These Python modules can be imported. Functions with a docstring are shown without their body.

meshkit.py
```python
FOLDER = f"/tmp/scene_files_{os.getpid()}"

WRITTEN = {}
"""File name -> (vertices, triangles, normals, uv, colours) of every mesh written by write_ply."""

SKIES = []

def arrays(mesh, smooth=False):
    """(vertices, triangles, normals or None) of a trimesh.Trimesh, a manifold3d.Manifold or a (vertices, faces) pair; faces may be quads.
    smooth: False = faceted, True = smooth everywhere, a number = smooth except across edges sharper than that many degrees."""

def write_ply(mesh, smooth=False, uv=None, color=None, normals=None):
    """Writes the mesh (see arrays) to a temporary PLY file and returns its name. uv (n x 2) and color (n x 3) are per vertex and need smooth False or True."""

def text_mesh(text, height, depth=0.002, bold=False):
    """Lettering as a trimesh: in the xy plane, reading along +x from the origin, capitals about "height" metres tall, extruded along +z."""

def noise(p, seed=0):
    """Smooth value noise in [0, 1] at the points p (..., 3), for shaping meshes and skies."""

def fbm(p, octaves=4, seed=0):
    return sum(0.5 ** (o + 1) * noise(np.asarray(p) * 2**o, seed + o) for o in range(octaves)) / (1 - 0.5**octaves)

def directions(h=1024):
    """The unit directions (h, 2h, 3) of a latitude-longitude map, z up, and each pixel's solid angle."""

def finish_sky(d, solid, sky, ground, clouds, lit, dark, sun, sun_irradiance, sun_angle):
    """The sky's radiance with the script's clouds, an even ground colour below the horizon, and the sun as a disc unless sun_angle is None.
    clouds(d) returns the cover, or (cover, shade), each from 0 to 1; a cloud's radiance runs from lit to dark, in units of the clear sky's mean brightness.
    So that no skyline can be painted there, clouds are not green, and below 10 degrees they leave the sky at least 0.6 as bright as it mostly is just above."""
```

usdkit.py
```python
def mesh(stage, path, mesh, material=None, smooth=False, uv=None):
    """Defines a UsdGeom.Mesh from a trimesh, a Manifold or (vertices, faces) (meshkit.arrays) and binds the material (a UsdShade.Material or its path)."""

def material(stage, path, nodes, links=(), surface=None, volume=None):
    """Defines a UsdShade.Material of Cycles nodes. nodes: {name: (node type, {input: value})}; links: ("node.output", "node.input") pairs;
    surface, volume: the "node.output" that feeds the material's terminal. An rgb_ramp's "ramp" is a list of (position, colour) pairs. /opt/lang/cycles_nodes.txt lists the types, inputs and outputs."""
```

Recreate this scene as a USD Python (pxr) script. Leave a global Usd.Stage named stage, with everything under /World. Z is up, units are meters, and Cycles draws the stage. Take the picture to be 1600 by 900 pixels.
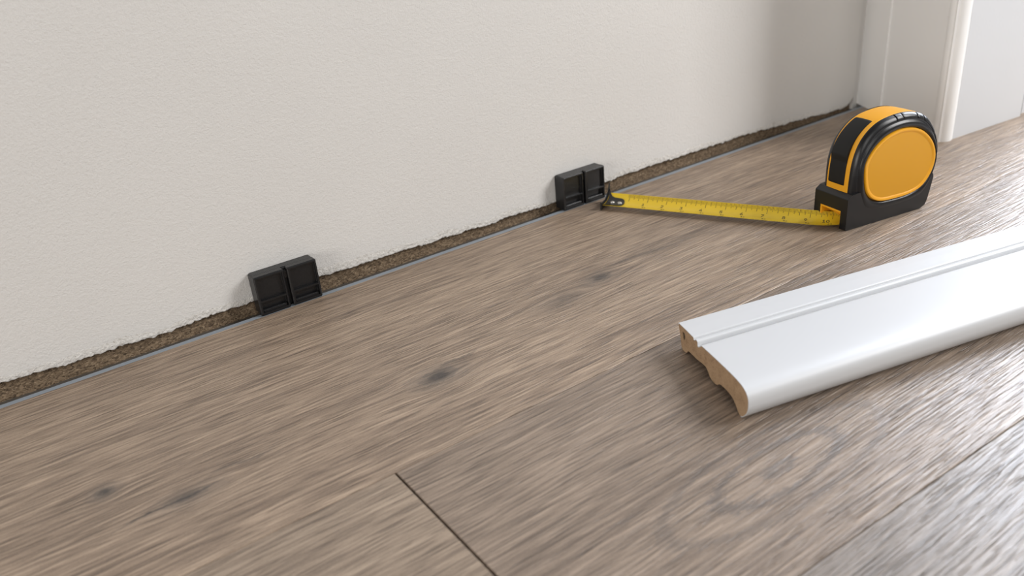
import math, random
import numpy as np
import trimesh, manifold3d, usdkit, meshkit
from shapely.geometry import Polygon, LineString, Point, box as sbox
from pxr import Usd, UsdGeom, UsdLux, UsdShade, Gf, Sdf, Vt

random.seed(7)
RNG = np.random.default_rng(7)
stage = Usd.Stage.CreateInMemory()
UsdGeom.SetStageUpAxis(stage, UsdGeom.Tokens.z)
UsdGeom.SetStageMetersPerUnit(stage, 1.0)
UsdGeom.Xform.Define(stage, '/World')
UsdGeom.Scope.Define(stage, '/World/Looks')

# ------------------------------------------------------------------ camera, light, exposure
CAM_H = 0.28                      # camera height above the floor, which is z = 0
F_PX = 1294.0                     # focal length for a picture 1600 px wide
AP = 36.0
R_RIGHT = (0.81131468, -0.57858542, -0.08371019)
R_DOWN = (-0.31755361, -0.31593231, -0.89406179)
R_FWD = (0.49084436, 0.75194793, -0.44005241)
cam = UsdGeom.Camera.Define(stage, '/World/camera')
cam.CreateHorizontalApertureAttr(AP)
cam.CreateVerticalApertureAttr(AP * 9 / 16)
cam.CreateFocalLengthAttr(F_PX / 1600 * AP)
cam.CreateClippingRangeAttr(Gf.Vec2f(0.01, 100))
cam.CreateFStopAttr(7.6)
cam.CreateFocusDistanceAttr(0.60)
cam.CreateExposureAttr(0.06)
up = [-c for c in R_DOWN]
back = [-c for c in R_FWD]
cam.AddTransformOp().Set(Gf.Matrix4d(*R_RIGHT, 0, *up, 0, *back, 0, 0, 0, CAM_H, 1))


def look_light(light, pos, target):
    z = np.array(pos, float) - np.array(target, float)
    z /= np.linalg.norm(z)
    x = np.cross([0, 0, 1.0], z)
    x /= np.linalg.norm(x)
    y = np.cross(z, x)
    light.AddTransformOp().Set(Gf.Matrix4d(*x, 0, *y, 0, *z, 0, *map(float, pos), 1))


dome = UsdLux.DomeLight.Define(stage, '/World/ambient_daylight')
dome.CreateIntensityAttr(0.03)


def unseen_light(pos, target, w, h, power, color=(1.0, 1.0, 1.0)):
    """An area light out of view, placed to light part of the scene."""
    k = len([c for c in stage.GetPrimAtPath('/World').GetChildren() if c.GetName().startswith('unseen_light')])
    li = UsdLux.RectLight.Define(stage, '/World/unseen_light' + (f'_{k:03d}' if k else ''))
    li.CreateWidthAttr(w)
    li.CreateHeightAttr(h)
    li.CreateIntensityAttr(power)
    li.CreateColorAttr(Gf.Vec3f(*color))
    look_light(li, pos, target)


unseen_light((1.80, -0.70, 1.22), (0.55, 0.4, 0.0), 0.72, 0.9, 17.5, (1.0, 0.99, 0.98))     # unseen main light at front right, lights the wall and floor
unseen_light((2.7, 0.70, 1.25), (0.55, 0.2, 0.0), 1.15, 1.5, 22.5, (0.88, 0.955, 1.08))    # out of view past the casing, placed for the floor sheen
unseen_light((-2.3, -0.5, 0.55), (0.75, 0.5, 0.1), 1.6, 0.9, 6.9, (1.0, 0.955, 0.90))      # added fill from low left, brightens the casing flank and wall end
unseen_light((-0.6, -2.4, 1.6), (0.55, 0.3, 0.0), 1.8, 1.6, 2.9, (1.0, 0.985, 0.955))       # added fill behind the camera, lifts the wall and skirting front

# ------------------------------------------------------------------ helpers
_used = {}


def path_for(name, parent):
    base = f'{parent}/{name}'
    k = _used.get(base, 0)
    _used[base] = k + 1
    return base if k == 0 else f'{base}_{k:03d}'


def keys(prim, label=None, cat=None, group=None, kind=None):
    for k, v in (('label', label), ('category', cat), ('group', group), ('kind', kind)):
        if v:
            prim.SetCustomDataByKey(k, v)
    return prim


def thing(name, loc=(0, 0, 0), rotz=0, **kw):
    x = UsdGeom.Xform.Define(stage, path_for(name, '/World'))
    x.AddTranslateOp().Set(Gf.Vec3d(*map(float, loc)))
    x.AddRotateZOp().Set(float(rotz))
    return keys(x.GetPrim(), **kw)


def part(name, mesh, mat, parent=None, smooth=False, **kw):
    p = str(parent.GetPath()) if parent is not None else '/World'
    return keys(usdkit.mesh(stage, path_for(name, p), mesh, mat, smooth=smooth).GetPrim(), **kw)


class G:
    """A small builder of material graphs: every call adds a node, and a 'node.output' string given as an input becomes a link."""
    def __init__(self):
        self.nodes, self.links, self.k = {}, [], 0

    def n(self, kind, out, **inp):
        name = f'n{self.k}'
        self.k += 1
        vals = {}
        for k, v in inp.items():
            if isinstance(v, str) and '.' in v and v.split('.')[0] in self.nodes:
                self.links.append((v, f'{name}.{k}'))
            else:
                vals[k] = v
        self.nodes[name] = (kind, vals)
        return f'{name}.{out}'

    def math(self, op, a, b=0.0, c=None):
        d = dict(math_type=op, value1=a, value2=b)
        if c is not None:
            d['value3'] = c
        return self.n('math', 'value', **d)

    def vec(self, x, y, z=0.0):
        return self.n('combine_xyz', 'vector', x=x, y=y, z=z)

    def noise(self, v, scale=1.0, detail=2.0, rough=0.5, dist=0.0):
        return self.n('noise_texture', 'fac', vector=v, scale=scale, detail=detail, roughness=rough, distortion=dist)

    def ramp(self, fac, stops):
        return self.n('rgb_ramp', 'color', fac=fac, ramp=stops)

    def step(self, v, a, b, lo=0.0, hi=1.0):
        return self.n('map_range', 'result', range_type='smoothstep', value=v, from_min=a, from_max=b, to_min=lo, to_max=hi)

    def mix(self, fac, a, b, kind='mix'):
        return self.n('mix', 'color', mix_type=kind, fac=fac, color1=a, color2=b)

    def bump(self, h, dist, strength=1.0):
        return self.n('bump', 'normal', height=h, distance=dist, strength=strength)

    def done(self, name, **p):
        s = self.n('principled_bsdf', 'BSDF', **p)
        return usdkit.material(stage, f'/World/Looks/{name}', self.nodes, self.links, surface=s)


def P():
    g = G()
    return g, g.n('geometry', 'position')


def plain(name, color, rough=0.5, bump=None, vary=None, **kw):
    g, p = P()
    d = dict(base_color=color, roughness=rough)
    if vary:
        sc, amt = vary
        f = g.noise(p, sc, 3.0, 0.6)
        d['base_color'] = g.mix(f, tuple(c * (1 - amt) for c in color), tuple(min(1, c * (1 + amt)) for c in color))
    if bump:
        sc, dist, det = bump
        d['normal'] = g.bump(g.noise(p, sc, det, 0.6), dist)
    d.update(kw)
    return g.done(name, **d)


# ------------------------------------------------------------------ materials
def wood(name, light, mid, dark, seed, knots=(), rings=(), streaks=()):
    g, p = P()
    sep = g.n('separate_xyz', 'x', vector=p)
    x, y = sep, sep.replace('.x', '.y')
    # grain that flows around the knots
    gy = y
    dark_mask = None
    for (kx, ky, sx, sy, amt) in knots:
        dx = g.math('divide', g.math('subtract', x, kx), sx * 1.6)
        dyr = g.math('subtract', y, ky)
        dy = g.math('divide', dyr, sy * 1.6)
        r2 = g.math('add', g.math('multiply', dx, dx), g.math('multiply', dy, dy))
        e = g.math('power', 2.718, g.math('multiply', r2, -0.5))
        gy = g.math('subtract', gy, g.math('multiply', g.math('multiply', dyr, e), 0.75))
    wob = g.noise(g.vec(g.math('multiply', x, 7.0), g.math('multiply', y, 22.0), seed), 1.0, 2.0)
    gy = g.math('add', gy, g.math('multiply', g.math('subtract', wob, 0.5), 0.0042))
    X = g.math('add', x, seed * 3.7)
    Y = g.math('add', gy, seed * 1.3)

    def st(a, b, det=3.0, ro=0.55, z=0.0):
        return g.noise(g.vec(g.math('multiply', X, a), g.math('multiply', Y, b), z), 1.0, det, ro)
    broad = st(2.6, 34.0, 3.0, 0.55, 1.0)
    streak = st(9.0, 250.0, 3.0, 0.60, 2.0)
    streak2 = st(24.0, 520.0, 3.0, 0.58, 5.0)
    pore = st(34.0, 900.0, 2.0, 0.5, 8.0)
    grit = g.noise(p, 1100.0, 2.0)
    t = g.math('add', g.math('multiply', broad, 0.34), g.math('multiply', streak, 0.36))
    t = g.math('add', t, g.math('multiply', streak2, 0.72))
    t = g.math('add', t, g.math('multiply', grit, 0.22))
    t = g.math('subtract', t, 0.32)
    col = g.ramp(t, [(0.33, dark), (0.50, mid), (0.66, light)])
    pm = g.step(pore, 0.54, 0.68)
    col = g.mix(g.math('multiply', pm, 0.48), col, tuple(c * 0.62 for c in dark))
    lm = g.step(streak2, 0.56, 0.72)
    col = g.mix(g.math('multiply', lm, 0.35), col, tuple(min(1, c * 1.22) for c in light))
    kn = g.noise(g.vec(g.math('multiply', x, 190.0), g.math('multiply', y, 480.0), 3.0), 1.0, 4.0, 0.65, 1.5)
    for (kx, ky, sx, sy, amt) in knots:                         # knots: a dark rough heart in a grey halo
        dx = g.math('divide', g.math('subtract', x, kx), sx)
        dy = g.math('divide', g.math('subtract', y, ky), sy)
        r = g.math('sqrt', g.math('add', g.math('multiply', dx, dx), g.math('multiply', dy, dy)))
        r = g.math('add', r, g.math('multiply', g.math('subtract', kn, 0.5), 1.5))
        ringl = g.step(g.math('sine', g.math('multiply', r, 7.5)), 0.2, 1.0)
        halo = g.math('multiply', g.step(r, 2.9, 0.6), g.math('multiply_add', ringl, 0.28 * amt, 0.48 * amt))
        heart = g.math('multiply', g.math('multiply', g.step(r, 1.2, 0.35), g.step(kn, 0.28, 0.52, 0.45, 1.0)), 0.9 * amt)
        col = g.mix(halo, col, (0.118, 0.102, 0.090))
        col = g.mix(heart, col, (0.050, 0.044, 0.042))
    for (kx, ky, L, ang, wd, amt) in streaks:                   # dark cracks and mineral streaks
        c, s = math.cos(ang), math.sin(ang)
        dx, dy = g.math('subtract', x, kx), g.math('subtract', y, ky)
        a = g.math('divide', g.math('add', g.math('multiply', dx, c), g.math('multiply', dy, s)), L)
        b = g.math('add', g.math('multiply', dx, -s), g.math('multiply', dy, c))
        b = g.math('add', b, g.math('multiply', g.math('subtract', kn, 0.5), wd * 3.0))
        b = g.math('add', b, g.math('multiply', g.math('sine', g.math('multiply', a, 4.0)), wd * 1.1))
        fa = g.step(g.math('absolute', a), 1.0, 0.2)
        fb = g.step(g.math('absolute', b), wd, wd * 0.15)
        col = g.mix(g.math('multiply', g.math('multiply', fa, fb), amt), col, (0.060, 0.053, 0.050))
    for (kx, ky, sx, sy, amt) in rings:                         # a cathedral figure: nested pointed ovals
        dx = g.math('divide', g.math('subtract', x, kx), sx)
        dy = g.math('divide', g.math('subtract', y, ky), sy)
        r = g.math('sqrt', g.math('add', g.math('multiply', dx, dx), g.math('multiply', dy, dy)))
        r = g.math('add', r, g.math('multiply', g.math('subtract', kn, 0.5), 0.35))
        w = g.math('sine', g.math('multiply', r, 15.0))
        m = g.math('multiply', g.step(w, 0.35, 1.0), g.step(r, 1.25, 0.7))
        col = g.mix(g.math('multiply', m, amt), col, (0.105, 0.092, 0.086))
    h = g.math('add', g.math('multiply', streak2, 0.75), g.math('multiply', streak, 0.22))
    h = g.math('subtract', h, g.math('multiply', pm, 0.35))
    h = g.math('add', h, g.math('multiply', grit, 0.10))
    nrm = g.bump(h, 0.00082, 1.0)
    ro = g.math('add', g.math('multiply', streak, 0.18), 0.27)
    return g.done(name, base_color=col, roughness=ro, normal=nrm, specular_ior_level=0.5)


LIGHT, MID, DARK = (0.435, 0.329, 0.243), (0.303, 0.225, 0.165), (0.165, 0.121, 0.091)
WOOD_WALL = wood('oak_wall_row', LIGHT, MID, DARK, 1.0,
                 knots=[(0.2045, 0.4085, 0.0115, 0.0065, 1.0), (0.372, 0.444, 0.0100, 0.0050, 0.9),
                        (0.330, 0.436, 0.0150, 0.0060, 0.45), (0.0060, 0.4335, 0.0050, 0.0040, 0.95),
                        (0.040, 0.398, 0.0110, 0.0045, 0.75)],
                 streaks=[(0.032, 0.398, 0.040, 0.10, 0.0013, 0.9), (0.074, 0.408, 0.030, 0.12, 0.0024, 0.45),
                          (0.43, 0.452, 0.090, 0.06, 0.0040, 0.40), (0.225, 0.418, 0.022, 0.20, 0.0022, 0.6)])
WOOD_MID = wood('oak_middle_row', (0.350, 0.270, 0.208), (0.245, 0.187, 0.143), (0.142, 0.107, 0.084), 2.0,
                rings=[(0.290, 0.2105, 0.085, 0.027, 0.55)],
                streaks=[(0.262, 0.197, 0.03, -0.05, 0.002, 0.3)])
WOOD_END = wood('oak_middle_row_short', (0.392, 0.305, 0.230), (0.285, 0.218, 0.163), (0.172, 0.130, 0.100), 3.0)
WOOD_NEAR = wood('oak_near_row', (0.305, 0.256, 0.218), (0.222, 0.185, 0.157), (0.138, 0.115, 0.098), 4.0)
CORE_GREY = plain('vinyl_core_grey', (0.270, 0.305, 0.345), 0.45, vary=(400, 0.12))
SUBFLOOR = plain('screed', (0.10, 0.085, 0.07), 0.9, vary=(200, 0.3))


def wall_paint():
    g, p = P()
    a = g.noise(p, 420.0, 3.0, 0.6)
    b = g.noise(p, 900.0, 2.0, 0.6)
    c = g.noise(p, 9.0, 3.0, 0.5)
    h = g.math('add', g.math('multiply', a, 0.7), g.math('multiply', b, 0.5))
    col = g.mix(c, (0.640, 0.624, 0.604), (0.680, 0.664, 0.644))
    return g.done('painted_plaster', base_color=col, roughness=0.75, normal=g.bump(h, 0.00062))


PAINT = wall_paint()


def torn_mat():
    g, p = P()
    a = g.noise(p, 420.0, 4.0, 0.7)
    col = g.ramp(a, [(0.25, (0.42, 0.38, 0.33)), (0.40, (0.68, 0.655, 0.62)), (0.70, (0.78, 0.76, 0.73))])
    return g.done('torn_plaster', base_color=col, roughness=0.9, normal=g.bump(a, 0.0014))


TORN = torn_mat()


def chip_mat():
    g, p = P()
    v = g.n('voronoi_texture', 'color', vector=g.n('mapping', 'vector', vector=p, scale=(1.0, 1.0, 1.7)), scale=700.0, randomness=1.0)
    s = g.n('separate_xyz', 'x', vector=v)
    a = g.noise(p, 420.0, 4.0, 0.7)
    t = g.math('add', g.math('multiply', s, 0.5), g.math('multiply', a, 0.6))
    col = g.ramp(t, [(0.22, (0.050, 0.032, 0.019)), (0.40, (0.15, 0.102, 0.062)), (0.62, (0.225, 0.158, 0.098)), (0.85, (0.33, 0.245, 0.160))])
    return g.done('chipboard', base_color=col, roughness=0.9, normal=g.bump(t, 0.002))


CHIP = chip_mat()
TRIM = plain('trim_gloss_white', (0.86, 0.86, 0.855), 0.42)
WHITE_WALL = plain('white_wall', (0.62, 0.635, 0.66), 0.6, bump=(300, 0.00008, 2))
SKIRT = plain('skirting_foil_white', (0.575, 0.583, 0.598), 0.42)


def mdf_mat():
    g, p = P()
    a = g.noise(p, 1100.0, 3.0, 0.7)
    b = g.noise(p, 160.0, 2.0)
    t = g.math('add', g.math('multiply', a, 0.6), g.math('multiply', b, 0.4))
    col = g.ramp(t, [(0.28, (0.16, 0.098, 0.052)), (0.45, (0.36, 0.235, 0.135)), (0.7, (0.45, 0.31, 0.19))])
    return g.done('mdf', base_color=col, roughness=0.9, normal=g.bump(a, 0.0006))


MDF = mdf_mat()
BLACK_PLASTIC = plain('black_plastic', (0.010, 0.010, 0.011), 0.32, specular_ior_level=0.5, bump=(900, 0.00015, 3), vary=(700, 0.5))
RUBBER = plain('black_rubber', (0.009, 0.009, 0.010), 0.31, specular_ior_level=0.42, bump=(2500, 0.00003, 2))
PAD_RUBBER = plain('black_button_rubber', (0.009, 0.009, 0.009), 0.5, specular_ior_level=0.3)
YELLOW = plain('yellow_abs', (0.80, 0.37, 0.016), 0.36)
YELLOW_PLATE = plain('yellow_plate', (0.64, 0.30, 0.011), 0.48, bump=(1800, 0.00006, 2))
BLADE = plain('yellow_blade', (0.68, 0.47, 0.022), 0.33, vary=(60, 0.08))
INK = plain('black_ink', (0.075, 0.055, 0.018), 0.6)
HOOK = plain('black_hook', (0.015, 0.015, 0.015), 0.35)
RIVET = plain('steel_rivet', (0.62, 0.61, 0.58), 0.30, metallic=1.0)
CAVITY_SHADE = plain('cavity_shade', (0.012, 0.011, 0.010), 0.8)  # near black, puts the shade of deep hollows into the colour


# ------------------------------------------------------------------ mesh builders
def hull(pts):
    return manifold3d.Manifold.hull_points(np.asarray(pts, float))


def chamfer_box(x0, x1, y0, y1, z0, z1, c):
    pts = []
    for sx, sy, sz in np.ndindex(2, 2, 2):
        q = [(x0, x1)[sx], (y0, y1)[sy], (z0, z1)[sz]]
        s = [(1, -1)[sx], (1, -1)[sy], (1, -1)[sz]]
        for k in range(3):
            o = [q[i] + (0 if i == k else s[i] * c) for i in range(3)]
            pts.append(o)
    return hull(pts)


def prism(poly, h, z0=0.0):
    """Extrudes a shapely polygon along z."""
    m = trimesh.creation.extrude_polygon(poly, h, engine='earcut')
    m.apply_translation([0, 0, z0])
    m.merge_vertices()
    return m


def to_man(m):
    return manifold3d.Manifold(manifold3d.Mesh(np.asarray(m.vertices, np.float32), np.asarray(m.faces, np.uint32)))


def remap(m, fn):
    v, f, _ = meshkit.arrays(m)
    r = trimesh.Trimesh(fn(v), f, process=False)
    r.merge_vertices()
    return r


def loft(rings, cap0=True, cap1=True):
    """Closed rings (k, n, 3) joined by quads; star-shaped caps."""
    rings = np.asarray(rings, float)
    k, n, _ = rings.shape
    v = rings.reshape(-1, 3)
    f = []
    for i in range(k - 1):
        for j in range(n):
            a, b = i * n + j, i * n + (j + 1) % n
            f += [[a, b, b + n], [a, b + n, a + n]]
    v = list(v)
    if cap0:
        v.append(rings[0].mean(0))
        c = len(v) - 1
        f += [[c, (j + 1) % n, j] for j in range(n)]
    if cap1:
        v.append(rings[-1].mean(0))
        c = len(v) - 1
        o = (k - 1) * n
        f += [[c, o + j, o + (j + 1) % n] for j in range(n)]
    m = trimesh.Trimesh(np.array(v), np.array(f), process=False)
    if m.volume < 0:
        m.invert()
    return m


# ------------------------------------------------------------------ the setting: floor
EDGE = 0.5745           # edge of the floor towards the wall
WALL = 0.5897           # face of the plaster
PT = 0.006              # plank thickness
SEAM1 = 0.3406
floor = thing('floor', label='greige oak-look plank floor with dark knots running along the wall', cat='floor', kind='structure')


def plank(quad, mat, c=0.00035):
    """A plank over the quad (counter-clockwise corners), with bevelled upper edges."""
    q = np.array(quad, float)
    pg = Polygon(q)
    ins = np.array(pg.buffer(-c, join_style=2).exterior.coords)[:-1]
    pts = [(*a, -PT) for a in q] + [(*a, -c * 0.9) for a in q] + [(*a, 0.0) for a in ins]
    return part('plank', hull(pts), mat, floor)


s2 = lambda x: 0.1587 - 0.0245 * (x - 0.2383) / 0.1814 * 0.24      # seam between the second and third rows
g_ = 0.00028
JX = 0.1363
X0, X1 = -1.6, 2.6
p_wall = plank([(X0, SEAM1 + g_), (X1, SEAM1 + g_), (X1, EDGE), (X0, EDGE)], WOOD_WALL)
plank([(X0, s2(X0) + g_), (JX - 0.0006, s2(JX) + g_), (JX - 0.0006, SEAM1 - g_), (X0, SEAM1 - g_)], WOOD_END)
plank([(JX + 0.0006, s2(JX) + g_), (X1, s2(X1) + g_), (X1, SEAM1 - g_), (JX + 0.0006, SEAM1 - g_)], WOOD_MID)
plank([(X0, -0.05), (X1, -0.28), (X1, s2(X1) - g_), (X0, s2(X0) - g_)], WOOD_NEAR)
for yy in (-0.05,):
    plank([(X0, yy - 0.35), (X1, yy - 0.35), (X1, -0.2804), (X0, yy - 0.0004)], WOOD_END)
    plank([(X0, yy - 0.60), (X1, yy - 0.60), (X1, yy - 0.3504), (X0, yy - 0.3504)], WOOD_WALL)
core = chamfer_box(X0, X1, EDGE - 0.001, 0.5806, -0.0052, -0.0006, 0.0003)
part('core_edge', core, CORE_GREY, p_wall, label='blue-grey vinyl core showing along the cut edge')
part('subfloor', trimesh.creation.box(bounds=[[X0, -0.68, -0.02], [X1, 0.62, -PT - 0.0002]]), SUBFLOOR, floor, label='dark screed in the expansion gap')

# ------------------------------------------------------------------ the setting: left wall
wall_left = thing('wall_left', label='warm grey plaster wall with a torn lower edge above the expansion gap', cat='wall', kind='structure')
WX0, WX1 = -1.6, 0.9045
kx = [-1.6, -0.30, -0.0258, 0.054, 0.1447, 0.2019, 0.310, 0.4388, 0.5045, 0.60, 0.6937, 0.80, 0.863, 0.892, 0.899, 0.906]
kz = [0.0100, 0.0098, 0.0100, 0.0058, 0.0072, 0.0092, 0.0060, 0.0042, 0.0080, 0.0085, 0.0082, 0.0040, 0.0006, 0.0005, 0.0040, 0.0105]
xs = np.arange(WX0, WX1, 0.0006)


def bottom(x):
    """The torn lower edge of the plaster."""
    b = np.interp(x, kx, kz)
    q = np.stack([x * 60, 0 * x, 0 * x], -1)
    b = b + (meshkit.fbm(q, 3, 4) - 0.5) * 0.0026
    q = np.stack([x * 330, 0 * x + 3, 0 * x], -1)
    b = b + (meshkit.fbm(q, 3, 9) - 0.5) * 0.0020
    q = np.stack([x * 150, 0 * x + 8, 0 * x], -1)
    return b - np.clip(meshkit.noise(q, 5) - 0.72, 0, 1) * 0.004


zb = bottom(xs)
band = 0.0058 + (meshkit.fbm(np.stack([xs * 25, 0 * xs, 0 * xs + 5], -1), 3, 2) - 0.5) * 0.006
band = np.maximum(band, 0.0018)
rows = [(-0.0035, None)]
zt = zb + band
# painted sheet: from the top of the torn band up to 2.4 m
rows_v = []
for k, (z, yy) in enumerate([(zt, WALL), (zt + 0.004, WALL), (np.full_like(xs, 0.06), WALL), (np.full_like(xs, 2.4), WALL)]):
    rows_v.append(np.stack([xs, np.full_like(xs, yy), z], -1))
rows_v = [np.stack([xs, np.full_like(xs, WALL + 0.0079), zt], -1)] + rows_v


def sheet(rows_v):
    r = np.array(rows_v)
    k, n, _ = r.shape
    v = r.reshape(-1, 3)
    i, j = np.meshgrid(np.arange(k - 1), np.arange(n - 1), indexing='ij')
    a = (i * n + j).ravel()
    f = np.concatenate([np.stack([a, a + 1, a + n + 1], -1), np.stack([a, a + n + 1, a + n], -1)])
    return trimesh.Trimesh(v, f, process=False)


part('painted_plaster', sheet(rows_v), PAINT, wall_left)
tr = []
K = 9
for k in range(K + 1):
    u = k / K
    z = zb + band * u
    q = np.stack([xs * 520, 0 * xs, z * 520], -1)
    lump = (meshkit.fbm(q, 3, 12) - 0.5) * 0.0010 * (1 - u ** 4)
    yy = WALL + 0.0004 * (1 - u) ** 2 - 0.00012 + lump
    if k == K:
        yy = np.full_like(xs, WALL - 0.00005)
    if k == 0:
        tr.append(np.stack([xs, np.full_like(xs, WALL + 0.0075), z + 0.0004], -1))
        yy = yy + 0.0006
    tr.append(np.stack([xs, yy, z], -1))
part('torn_edge', sheet(tr), TORN, wall_left, smooth=True, label='frayed whitish plaster along the cut lower edge')
# the board behind the plaster
sx_ = np.arange(WX0, 0.912, 0.0012)
sb = []
for z in np.linspace(-0.02, 0.03, 40):
    q = np.stack([sx_ * 260, 0 * sx_ + 7, 0 * sx_ + z * 300], -1)
    sb.append(np.stack([sx_, WALL + 0.0056 + (meshkit.fbm(q, 3, 3) - 0.5) * 0.0022, np.full_like(sx_, z)], -1))
part('chipboard_base', sheet(sb), CHIP, wall_left, smooth=True, label='brown chipboard showing below the plaster')
part('plaster_return', trimesh.creation.box(bounds=[[0.9057, WALL + 0.0012, -0.0055], [0.93, WALL + 0.02, 2.4]]), PAINT, wall_left)
part('backing', trimesh.creation.box(bounds=[[WX0, WALL + 0.0078, -0.02], [WX1, WALL + 0.09, 2.4]]), PAINT, wall_left)

# ------------------------------------------------------------------ the setting: white casing and wall on the right
cas = thing('trim_1', label='white door casing with a rounded front edge at the end of the plaster wall', cat='door casing', kind='structure')
A = np.array([0.9010, 0.5750])
B = np.array([0.8885, 0.5432])
C = np.array([0.8302, 0.4385])
fl_d = (C - B) / np.linalg.norm(C - B)
fl_n = np.array([fl_d[1], -fl_d[0]])      # outward (towards -x)
if fl_n[0] > 0:
    fl_n = -fl_n
strip = Polygon([B + fl_n * 0.0012 - fl_d * 0.11, (0.96, 0.72), (0.99, 0.70), (0.99, 0.56), B + (0.01, 0.0), B + fl_n * 0.0012])
part('back_strip', prism(strip, 2.4), TRIM, cas)
panel = Polygon([B, C + fl_d * -0.0005, C + np.array([0.03, 0.01]), (0.93, 0.56)])
part('flat_panel', prism(panel, 2.4), TRIM, cas)
cc = np.array([0.8397, 0.4413])
bead = Point(*cc).buffer(0.0095, quad_segs=24).union(Polygon([cc + (0.004, -0.0086), cc + (0.03, -0.002), cc + (0.03, 0.02), cc + (0.004, 0.02)])).buffer(0)
part('rounded_bead', prism(bead, 2.4), TRIM, cas, smooth=30)
lip = Polygon([C + fl_d * -0.0022 + fl_n * 0.0010, C + fl_d * 0.0004 + fl_n * 0.0010, C + fl_d * 0.0008 - fl_n * 0.004, C + fl_d * -0.0022 - fl_n * 0.004])
part('lip', prism(lip, 2.4), TRIM, cas)
lip2 = Polygon([B + fl_d * -0.0030 + fl_n * 0.0018, B + fl_d * 0.0010 + fl_n * 0.0018, B + fl_d * 0.0010 - fl_n * 0.003, B + fl_d * -0.0030 - fl_n * 0.003])
part('lip', prism(lip2, 2.4), TRIM, cas)
W = [(0.8470, 0.4334), (0.9655, 0.4236), (1.30, 0.366), (1.75, 0.29)]
wr = Polygon([W[0], W[1], (0.975, 0.50), (0.90, 0.56)])
part('wall_right', prism(wr, 2.4), WHITE_WALL, None, label='bluish white wall face to the right of the rounded casing', cat='wall', kind='structure')
wr2 = Polygon([(0.976, 0.4275), (1.06, 0.4170), (1.06, 0.52), (0.976, 0.52)])
part('wall_back', prism(wr2, 2.4), WHITE_WALL, None, label='sliver of white wall at the far right edge', cat='wall', kind='structure')


# ------------------------------------------------------------------ spacers
def make_spacer(t):
    """Local frame: x along the wall, y into the wall, z up; the base is the bottom front edge's middle."""
    Wd, H, D = 0.0500, 0.0322, 0.0143
    half = (Wd - 0.0026) / 2
    for s in (-1, 1):
        x0, x1 = (-Wd / 2, -Wd / 2 + half) if s < 0 else (Wd / 2 - half, Wd / 2)
        outer = chamfer_box(x0, x1, 0.0, 0.0062, 0.0, H, 0.0008)
        z1 = 0.0112
        up_ = chamfer_box(x0 + 0.0020, x1 - 0.0017, -0.004, 0.0027, z1 + 0.0011, H - 0.0019, 0.0002)
        lo_ = chamfer_box(x0 + 0.0020, x1 - 0.0017, -0.004, 0.0042, 0.0024, z1 - 0.0002, 0.0002)
        b = part('block', outer - up_ - lo_, BLACK_PLASTIC, t)
        part('rib', chamfer_box(x0 + 0.0018, x1 - 0.0015, 0.0003, 0.003, z1 - 0.0004, z1 + 0.0012, 0.0003), BLACK_PLASTIC, b)
        part('toe', chamfer_box(x0 + 0.0022, x1 - 0.0019, 0.0011, 0.004, 0.0018, 0.0044, 0.0006), BLACK_PLASTIC, b)
    pts = []
    bk = chamfer_box(-Wd / 2 + 0.0001, Wd / 2 - 0.0001, 0.0046, D, 0.00005, H - 0.00005, 0.0012)
    part('back_plate', bk, BLACK_PLASTIC, t)
    part('bridge', chamfer_box(-0.0016, 0.0016, 0.0022, 0.0060, H - 0.0085, H - 0.0022, 0.0003), BLACK_PLASTIC, t)


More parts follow.
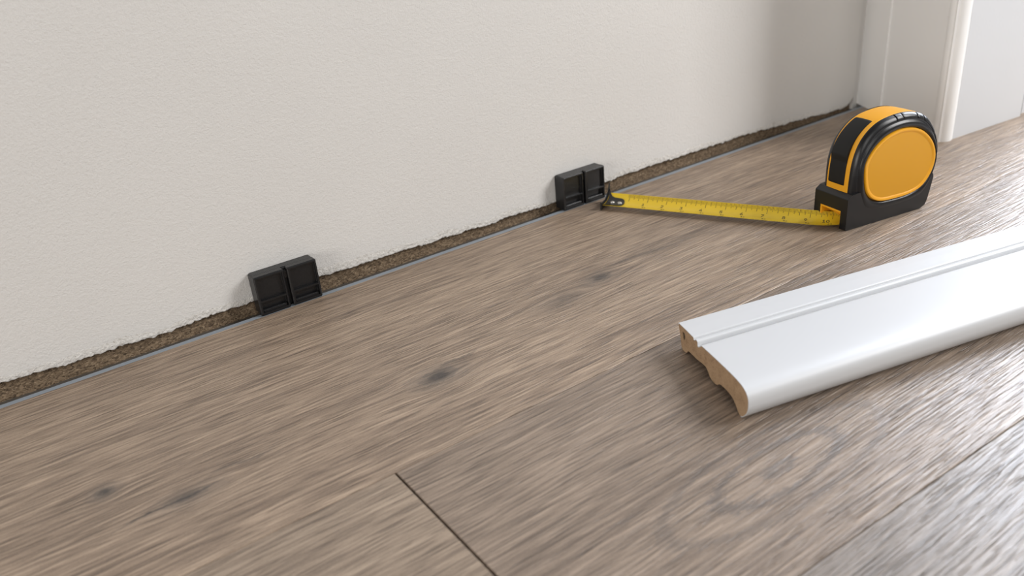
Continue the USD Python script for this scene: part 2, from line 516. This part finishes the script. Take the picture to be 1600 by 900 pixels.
sp = thing('expansion_spacer', (0.1728, 0.5753, -0.0005), 0,
           label='black plastic expansion spacer standing alone in the gap, nearer and left of the two',
           cat='spacer', group='black spacers in the expansion gap')
make_spacer(sp)
sp2 = UsdGeom.Xform.Define(stage, path_for('expansion_spacer', '/World'))
sp2.GetPrim().GetReferences().AddInternalReference(sp.GetPath())
sp2.GetPrim().SetInstanceable(True)
sp2.GetPrim().GetAttribute('xformOp:translate').Set(Gf.Vec3d(0.4675, 0.5753, -0.0005))
keys(sp2.GetPrim(), label='black plastic expansion spacer at the hook end of the yellow tape', cat='spacer',
     group='black spacers in the expansion gap')

# ------------------------------------------------------------------ skirting board
SK0 = np.array([0.3097, 0.2524])
SK_E = np.array([math.cos(math.radians(68.13)), math.sin(math.radians(68.13))])
SK_D = np.array([math.cos(math.radians(-13.66)), math.sin(math.radians(-13.66))])
LEN = 0.85
top = [(85.3, 14.6), (85.4, 15.6), (84.7, 16.3), (75, 16.9), (63.3, 17.35), (62.9, 17.2), (62.7, 16.3), (62.0, 15.9), (60.8, 16.4), (59.8, 17.3), (59.2, 17.55), (58.2, 17.6),
       (57.5, 17.45), (57.2, 17.0), (57.0, 14.7), (56.5, 14.3), (55.2, 14.5), (53.8, 15.6), (52.2, 16.9), (51.2, 17.5), (50.4, 17.7), (40, 18.6), (28, 19.5), (18, 20.15), (9, 20.5), (4, 20.45), (1, 20.2), (-2, 19.6),
       (-4.3, 18.6), (-6, 17.2), (-7.0, 15.4), (-7.4, 13.2), (-7.3, 9.5), (-5.9, 6.0), (-3.6, 3.0), (-1.4, 0.9), (0.6, 0.05)]
under = [(2.4, 0.0), (4.2, 1.2), (6.4, 3.3), (9.2, 5.2), (12.8, 6.3), (19, 6.4), (25.0, 5.7), (27.6, 4.7), (29.4, 2.9), (32, 2.1), (36, 1.8), (39.6, 2.5),
         (42.0, 4.8), (45.2, 6.4), (50, 6.0), (58, 4.6), (66, 4.0), (70.6, 3.6), (72.2, 1.6), (73.6, 0.4), (75.6, 0.0), (79.2, 0.0), (80.6, 1.2), (82.2, 6.5), (84.2, 12.2)]


def chaikin(q, k):
    q = np.array(q, float)
    for _ in range(k):
        mid = np.stack([0.75 * q[:-1] + 0.25 * q[1:], 0.25 * q[:-1] + 0.75 * q[1:]], 1).reshape(-1, 2)
        q = np.vstack([q[:1], mid, q[-1:]])
    return q


top = [tuple(p) for p in np.vstack([top[:4], chaikin(top[4:22], 1), chaikin(top[22:], 3)])]
core_poly = Polygon(top + under).buffer(0)
TH = 0.45
off = LineString(top).buffer(TH, cap_style=2, join_style=1)
shell_poly = off.difference(core_poly.buffer(0.0)).buffer(0)
if shell_poly.geom_type != 'Polygon':
    shell_poly = max(shell_poly.geoms, key=lambda q: q.area)
core_poly = core_poly.buffer(-0.02)


def along(poly, s0, s1):
    m = trimesh.creation.extrude_polygon(poly, 1.0, engine='earcut')

    def fn(v):
        e, z, s = v[:, 0] * 1e-3, v[:, 1] * 1e-3, s0 + (s1 - s0) * v[:, 2]
        xy = e[:, None] * SK_E + s[:, None] * SK_D
        return np.stack([xy[:, 0], xy[:, 1], np.maximum(z, 0.0) + 0.0001], -1)
    r = remap(m, fn)
    if r.volume < 0:
        r.invert()
    return r


sk = thing('skirting_board', (*SK0, 0), 0, label='white moulded skirting board lying on the floor with its brown cut end showing', cat='skirting board', kind='thing')
hole = Polygon([(79.2, 13.4), (76.6, 13.4), (75.4, 11.6), (75.6, 9.2), (76.8, 7.8), (78.4, 8.8), (79.6, 11.4)])
corem = to_man(along(core_poly, 0.0, LEN)) - to_man(along(hole, -0.002, 0.010))
part('mdf_core', corem, MDF, sk, label='brown fibreboard core bared at the cut end')
part('hole_shade', to_man(along(hole.buffer(-0.02), 0.0009, 0.0092)), CAVITY_SHADE, sk, label='dark plug for the shade inside the slot in the cut end')  # dark plug stands in for the shade inside the slot
part('painted_face', along(shell_poly, -0.0002, LEN + 0.0002), SKIRT, sk, smooth=28, label='smooth white face with a double groove')

# ------------------------------------------------------------------ tape measure
TM0 = np.array([0.5686, 0.3668, 0.0])
TM_ROT = -10.03
ca, sa = math.cos(math.radians(TM_ROT)), math.sin(math.radians(TM_ROT))
tm = thing('tape_measure', TM0, TM_ROT, label='yellow and black tape measure standing upright with its blade pulled out to the spacer', cat='tape measure')


def local(p):
    q = np.asarray(p, float) - TM0
    return np.stack([q[..., 0] * ca + q[..., 1] * sa, -q[..., 0] * sa + q[..., 1] * ca, q[..., 2]], -1)


def outline(pts, n=160, k=6):
    """A closed smooth outline through rough points (mm): corner-cut, then resampled evenly."""
    q = np.array(pts, float)
    for _ in range(k):
        nx = np.roll(q, -1, 0)
        q = np.stack([0.75 * q + 0.25 * nx, 0.25 * q + 0.75 * nx], 1).reshape(-1, 2)
    return resample(q, n)


def resample(q, n, closed=True):
    if closed:
        q = np.vstack([q, q[:1]])
    L = np.r_[0, np.cumsum(np.linalg.norm(np.diff(q, axis=0), axis=1))]
    s = np.linspace(0, L[-1], n + 1)[:n] if closed else np.linspace(0, L[-1], n)
    return np.stack([np.interp(s, L, q[:, 0]), np.interp(s, L, q[:, 1])], -1)


CX, CZ = 54.5, 44.0
NA = 200
ANG = np.linspace(0, 2 * np.pi, NA, endpoint=False)


def polar(pts):
    """An outline as radii about (CX, CZ) at the angles ANG."""
    q = outline(pts, 800)
    a = np.arctan2(q[:, 1] - CZ, q[:, 0] - CX)
    r = np.hypot(q[:, 0] - CX, q[:, 1] - CZ)
    o = np.argsort(a)
    return np.interp(ANG, a[o], r[o], period=2 * np.pi)


def ring(r, y):
    return np.stack([(CX + r * np.cos(ANG)) * 1e-3, np.full(NA, y * 1e-3), (CZ + r * np.sin(ANG)) * 1e-3], -1)


R_OUT = polar([(5.5, 20), (5.5, 44), (7.5, 60), (14, 74), (28, 84.5), (46, 87.5), (62, 87.5), (80, 82.5), (93, 69), (98.5, 51), (99, 36), (95, 14), (88, 4), (40, 2), (10, 4)])
R_DISK = polar([(15.5, 44), (15.5, 56), (25, 67), (38, 74), (54, 76.5), (72, 73), (87, 62), (95, 48), (94, 34), (85, 21), (70, 16.5), (50, 16.5), (33, 18), (20, 27)])


def rr(s):
    """s = 0 at the yellow plate's edge, 1 at the body's outline."""
    return R_DISK + (R_OUT - R_DISK) * s


# the yellow middle shell
sh = [ring(R_OUT - 2.0, 6.2), ring(R_OUT - 0.5, 6.3), ring(R_OUT + 0.1, 6.7), ring(R_OUT + 0.3, 8), ring(R_OUT + 0.5, 18), ring(R_OUT + 0.3, 28), ring(R_OUT + 0.1, 29.3), ring(R_OUT - 0.5, 29.7), ring(R_OUT - 2.0, 29.8)]
part('yellow_shell', loft(sh), YELLOW, tm, smooth=35)
# black rubber cheeks with the bulging ring round the plate
for side in (0, 1):
    def Y(y):
        return y if side == 0 else 36.0 - y
    prof = [(1.0, 6.6), (0.985, 5.6), (0.93, 4.2), (0.84, 2.9), (0.72, 1.9), (0.62, 1.5), (0.57, 1.75), (0.53, 1.6), (0.47, 0.7), (0.37, 0.0), (0.25, -0.35), (0.13, 0.0), (0.05, 0.9), (0.0, 2.0)]
    ck = loft([ring(rr(s), Y(y)) for s, y in prof] + [ring(R_DISK - 1.0, Y(2.6))], cap0=True, cap1=True)
    c_ = part('rubber_cheek', ck, RUBBER, tm, smooth=30)
    # rubber grip segments around the upper rear shoulder
    for a0, a1 in ((101, 93), (91, 70), (68, 58), (56, 30), (28, 2)):
        aa = np.radians(np.linspace(a0, a1, 14))
        Ro = np.interp(aa % (2 * np.pi), ANG, R_OUT, period=2 * np.pi)
        Rd = np.interp(aa % (2 * np.pi), ANG, R_DISK, period=2 * np.pi)
        rings = []
        for k, a in enumerate(aa):
            sc = 0.55 if k in (0, 13) else 1.0
            sec = []
            for s, y in ((0.99, 5.9), (0.985, 5.2), (0.93, 3.7), (0.84, 2.35), (0.72, 1.3), (0.66, 1.25), (0.66, 3.0), (0.8, 5.0), (0.93, 6.2)):
                r = Rd[k] + (Ro[k] - Rd[k]) * s + (0.35 if s > 0.7 and y < 6 else 0) * sc
                yy = y + (1 - sc) * 0.4
                sec.append([(CX + r * math.cos(a)) * 1e-3, Y(yy) * 1e-3, (CZ + r * math.sin(a)) * 1e-3])
            rings.append(sec)
        part('grip_segment', loft(rings), RUBBER, c_, smooth=40)
    # the yellow plate with its raised rim
    pl = [ring(R_DISK + 0.2, Y(2.4)), ring(R_DISK, Y(0.4)), ring(R_DISK - 0.5, Y(-0.35)), ring(R_DISK - 1.3, Y(-0.55)), ring(R_DISK - 2.4, Y(-0.3)), ring(R_DISK - 3.0, Y(0.25)), ring(R_DISK - 3.6, Y(0.4))]
    lab = part('side_plate_rim', loft(pl + [ring(R_DISK - 4.0, Y(1.6))]), YELLOW, tm, smooth=40)
    dome_ = [ring((R_DISK - 3.4) * k, Y(0.35 - 0.45 * (1 - k * k))) for k in (1.0, 0.85, 0.6, 0.3, 0.05)]
    part('side_plate', loft([ring((R_DISK - 3.4), Y(2.0))] + dome_), YELLOW_PLATE, tm, smooth=50, label='plain yellow oval plate')

# black base with the blade's mouth
base2d = (lambda q: q.buffer(-1.2).buffer(1.2, quad_segs=6))(Polygon([(0.3, 0.2), (84.5, 0.2), (89.5, 2.6), (91.8, 7), (95.6, 26), (94.3, 31), (80, 14), (55, 12), (30, 13.5), (16, 24), (13, 31), (5, 30.3), (0.4, 27.2)]))


def chamfer_prism(poly, y0, y1, c):
    rings = []
    parts_ = []
    inner = poly.buffer(-c, join_style=1).buffer(0)
    mid = prism(poly.buffer(-c * 0.3).buffer(0), y1 - y0 - 2 * c, 0)
    sl = []
    for k in range(8):
        t_ = k / 7 * math.pi / 2
        ins = c * (1 - math.sin(t_))
        d = c * (1 - math.cos(t_))
        sl.append((ins, d))
    m = None
    for ins, d in sl:
        q = poly.buffer(-ins, join_style=1).buffer(0)
        e = to_man(prism(q, (y1 - y0) - 2 * (c - d), c - d))
        m = e if m is None else m + e
    # polygon (a, z) extruded along y
    return remap(m, lambda v: np.stack([v[:, 0] * 1e-3, (y0 + v[:, 2]) * 1e-3, v[:, 1] * 1e-3], -1))


bs = chamfer_prism(base2d, 0.0, 36.0, 3.2)
bs = trimesh.Trimesh(bs.vertices, bs.faces[:, ::-1], process=True) if bs.volume < 0 else trimesh.Trimesh(bs.vertices, bs.faces, process=True)
bsm = to_man(bs)
mouth = trimesh.creation.box(bounds=[[-0.004, 0.0068, -0.001], [0.030, 0.0292, 0.0158]])
bsm = bsm - to_man(mouth)
part('rubber_base', bsm, RUBBER, tm, smooth=30, label='black rubber foot with the blade slot')
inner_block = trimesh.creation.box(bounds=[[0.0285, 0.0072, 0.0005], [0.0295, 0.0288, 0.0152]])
part('mouth_back', inner_block, CAVITY_SHADE, tm)
rim = [trimesh.creation.box(bounds=[[0.0006, 0.0066, 0.0142], [0.0100, 0.0294, 0.0160]]),
       trimesh.creation.box(bounds=[[0.0006, 0.0276, 0.0030], [0.0100, 0.0294, 0.0160]])]
part('mouth_rim', to_man(rim[0]) + to_man(rim[1]), YELLOW, tm, label='yellow lip of the blade slot')

# brake button: a pad that follows the front of the shell
front = []
for a in np.radians(np.linspace(197, 122, 60)):
    r = np.interp(a, ANG, R_OUT)
    front.append((CX + r * math.cos(a), CZ + r * math.sin(a)))
front = resample(np.array(front), 60, closed=False)
front = front[front[:, 1] > 35.5]
nf = len(front)
tg = np.gradient(front, axis=0)
tg /= np.linalg.norm(tg, axis=1, keepdims=True)
nm = np.stack([-tg[:, 1], tg[:, 0]], -1)
if nm[len(nm) // 2, 0] > 0:
    nm = -nm
rings = []
for k in range(nf):
    u = k / (nf - 1)
    h = float(np.interp(u, [0, 0.33, 0.41, 0.50, 0.75, 1.0], [1.2, 1.3, 2.9, 2.7, 1.5, 0.9]))
    if k in (0, nf - 1):
        h *= 0.55
    y0, y1 = 10.6, 27.4
    sec = []
    for yy, hh in ((y0 + 0.1, -2.0), (y0, h - 0.7), (y0 + 0.25, h - 0.2), (y0 + 0.8, h), (y0 + 5, h + 0.3), (y1 - 5, h + 0.3), (y1 - 0.8, h), (y1 - 0.25, h - 0.2), (y1, h - 0.7), (y1 - 0.1, -2.0)):
        p = front[k] + nm[k] * hh
        sec.append([p[0] * 1e-3, yy * 1e-3, p[1] * 1e-3])
    rings.append(sec)
part('brake_button', loft(rings), PAD_RUBBER, tm, smooth=30, label='black brake button on the front')

# the blade: from the hook by the spacer to the mouth
N0 = np.array([0.4722, 0.5416, 0.0050])      # near edge by the hook
N1 = np.array([0.5627, 0.3751, 0.0040])      # near edge by the mouth
D = (N1 - N0) / np.linalg.norm(N1 - N0)
LB = np.linalg.norm(N1 - N0)
FAR = np.array([-D[1], D[0], 0.0])
FAR /= np.linalg.norm(FAR)
if FAR[1] < 0:
    FAR = -FAR
BW = 0.0212
L_HOOK = -0.010


def blade(L, Wc, lift=0.0):
    """Point of the blade's surface: L along it from the hook end, Wc across it (0 near edge .. 1 far edge)."""
    L, Wc = np.broadcast_arrays(np.asarray(L, float), np.asarray(Wc, float))
    t = np.clip((L - (LB - 0.016)) / 0.030, 0, 1)
    base = N0 + L[..., None] * D
    ca_, cz_ = math.cos(math.radians(13)), math.sin(math.radians(13))
    c = Wc - 0.5
    w = Wc * BW * (1 - 0.18 * t ** 1.5) + 0.0080 * t ** 2
    sag = -0.0036 * (1 - 4 * c * c)                    # concave side up
    z = w * cz_ + (sag + lift) * ca_
    h = w * ca_ - (sag + lift) * cz_
    q = base + h[..., None] * FAR
    q[..., 2] += z
    return q


Ls = np.linspace(L_HOOK, LB + 0.005, 60)
Ws = np.linspace(0, 1, 13)
gl, gw = np.meshgrid(Ls, Ws, indexing='ij')
topg = local(blade(gl, gw, 0.00006))
botg = local(blade(gl, gw, -0.00012))
nl, nw = gl.shape
rings = [np.vstack([topg[i], botg[i][::-1]]) for i in range(nl)]
bl = part('blade', loft(rings), BLADE, tm, smooth=40, label='yellow steel blade printed with a scale')


def on_blade(mesh2d, lift=0.00012):
    return lambda v: local(blade(v[:, 0], v[:, 1] / BW, lift + v[:, 2]))


marks = []
INCH = 0.0178
L0 = 0.0135


def tick(L, w0, w1, th):
    seg = 4
    v, f = [], []
    for k in range(seg + 1):
        ww = w0 + (w1 - w0) * k / seg
        v += [[L - th / 2, ww, 0], [L + th / 2, ww, 0]]
    for k in range(seg):
        a = 2 * k
        f += [[a, a + 1, a + 3], [a, a + 3, a + 2]]
    return trimesh.Trimesh(np.array(v), np.array(f), process=False)


tk = []
L = 0.010 - INCH / 16 * 1
k = -1
while L < LB + 0.003:
    ln = 0.0068 if k % 16 == 0 else 0.0052 if k % 8 == 0 else 0.0042 if k % 4 == 0 else 0.0030
    tk.append(tick(L, BW * 0.985 - ln, BW * 0.985, 0.00028 if k % 4 else 0.00040))
    if k % 2 == 0:
        tk.append(tick(L, 0.0003, 0.0016 if k % 8 else 0.0026, 0.0002))
    L += INCH / 16
    k += 1
tkm = trimesh.util.concatenate(tk)
part('scale_ticks', remap(tkm, on_blade(tkm)), INK, bl, kind='stuff', label='fine black scale ticks along both blade edges')
for i in range(11):
    c = 0.010 + INCH * (i + 1) - 0.0012
    if c > LB + 0.002:
        break
    tx = meshkit.text_mesh(str(i + 1), 0.0036, 0.00002, bold=True)
    tx = tx.subdivide()
    wdt = tx.bounds[1][0]
    tx.apply_translation([c - wdt - 0.0006, 0.0092, 0])
    part('scale_numeral', remap(tx, on_blade(tx)), INK, bl)
    sm = trimesh.util.concatenate([tick(c - 0.0008, 0.0050, 0.0066, 0.0014), tick(c + 0.0012, 0.0050, 0.0064, 0.0012)])
    part('scale_dash', remap(sm, on_blade(sm)), INK, bl)

# the hook: a black plate riveted on the blade's end, with an upright end lip
hk = []
for (l, wn, wf) in ((-0.0115, 0.0010, 0.0245), (-0.0100, 0.0012, 0.0222), (-0.0085, 0.0016, 0.0196), (-0.0068, 0.0022, 0.0176), (-0.0040, 0.0030, 0.0163), (0.0000, 0.0034, 0.0160),
                    (0.0030, 0.0036, 0.0158), (0.0050, 0.0044, 0.0150), (0.0064, 0.0060, 0.0134), (0.0070, 0.0085, 0.0108)):
    ws = np.linspace(wn, wf, 11)
    tpp = local(blade(np.full(11, l), ws / BW, 0.0010))
    btt = local(blade(np.full(11, l), ws / BW, 0.0002))
    hk.append(np.vstack([tpp, btt[::-1]]))
hook = part('hook', loft(hk), HOOK, bl, smooth=35, label='black metal end hook')
lp = []
for (wn, zlo, zhi) in ((-0.0008, -0.0050, 0.0022), (0.004, -0.0060, 0.0022), (0.012, -0.0065, 0.0020), (0.020, -0.0062, 0.0022), (0.0232, -0.0050, 0.0036), (0.0250, -0.003, 0.0044)):
    sec = []
    for l, zz in ((-0.0124, zlo), (-0.0124, zhi), (-0.0112, zhi), (-0.0112, zlo)):
        q = blade(np.array(l), np.array(wn / BW), 0.0)
        q = q + np.array([0, 0, zz])
        q[2] = max(q[2], 0.0003)
        sec.append(local(q))
    lp.append(sec)
part('hook_lip', loft(lp), HOOK, hook)
for l in (-0.0045, 0.0026):
    c = local(blade(np.array(l), np.array(0.0097 / BW), 0.0010))
    dm = trimesh.creation.icosphere(subdivisions=3, radius=0.00235)
    dm.apply_scale([1, 1, 0.42])
    dm.apply_translation(c)
    part('rivet', dm, RIVET, hook, smooth=True, label='bright steel rivet')
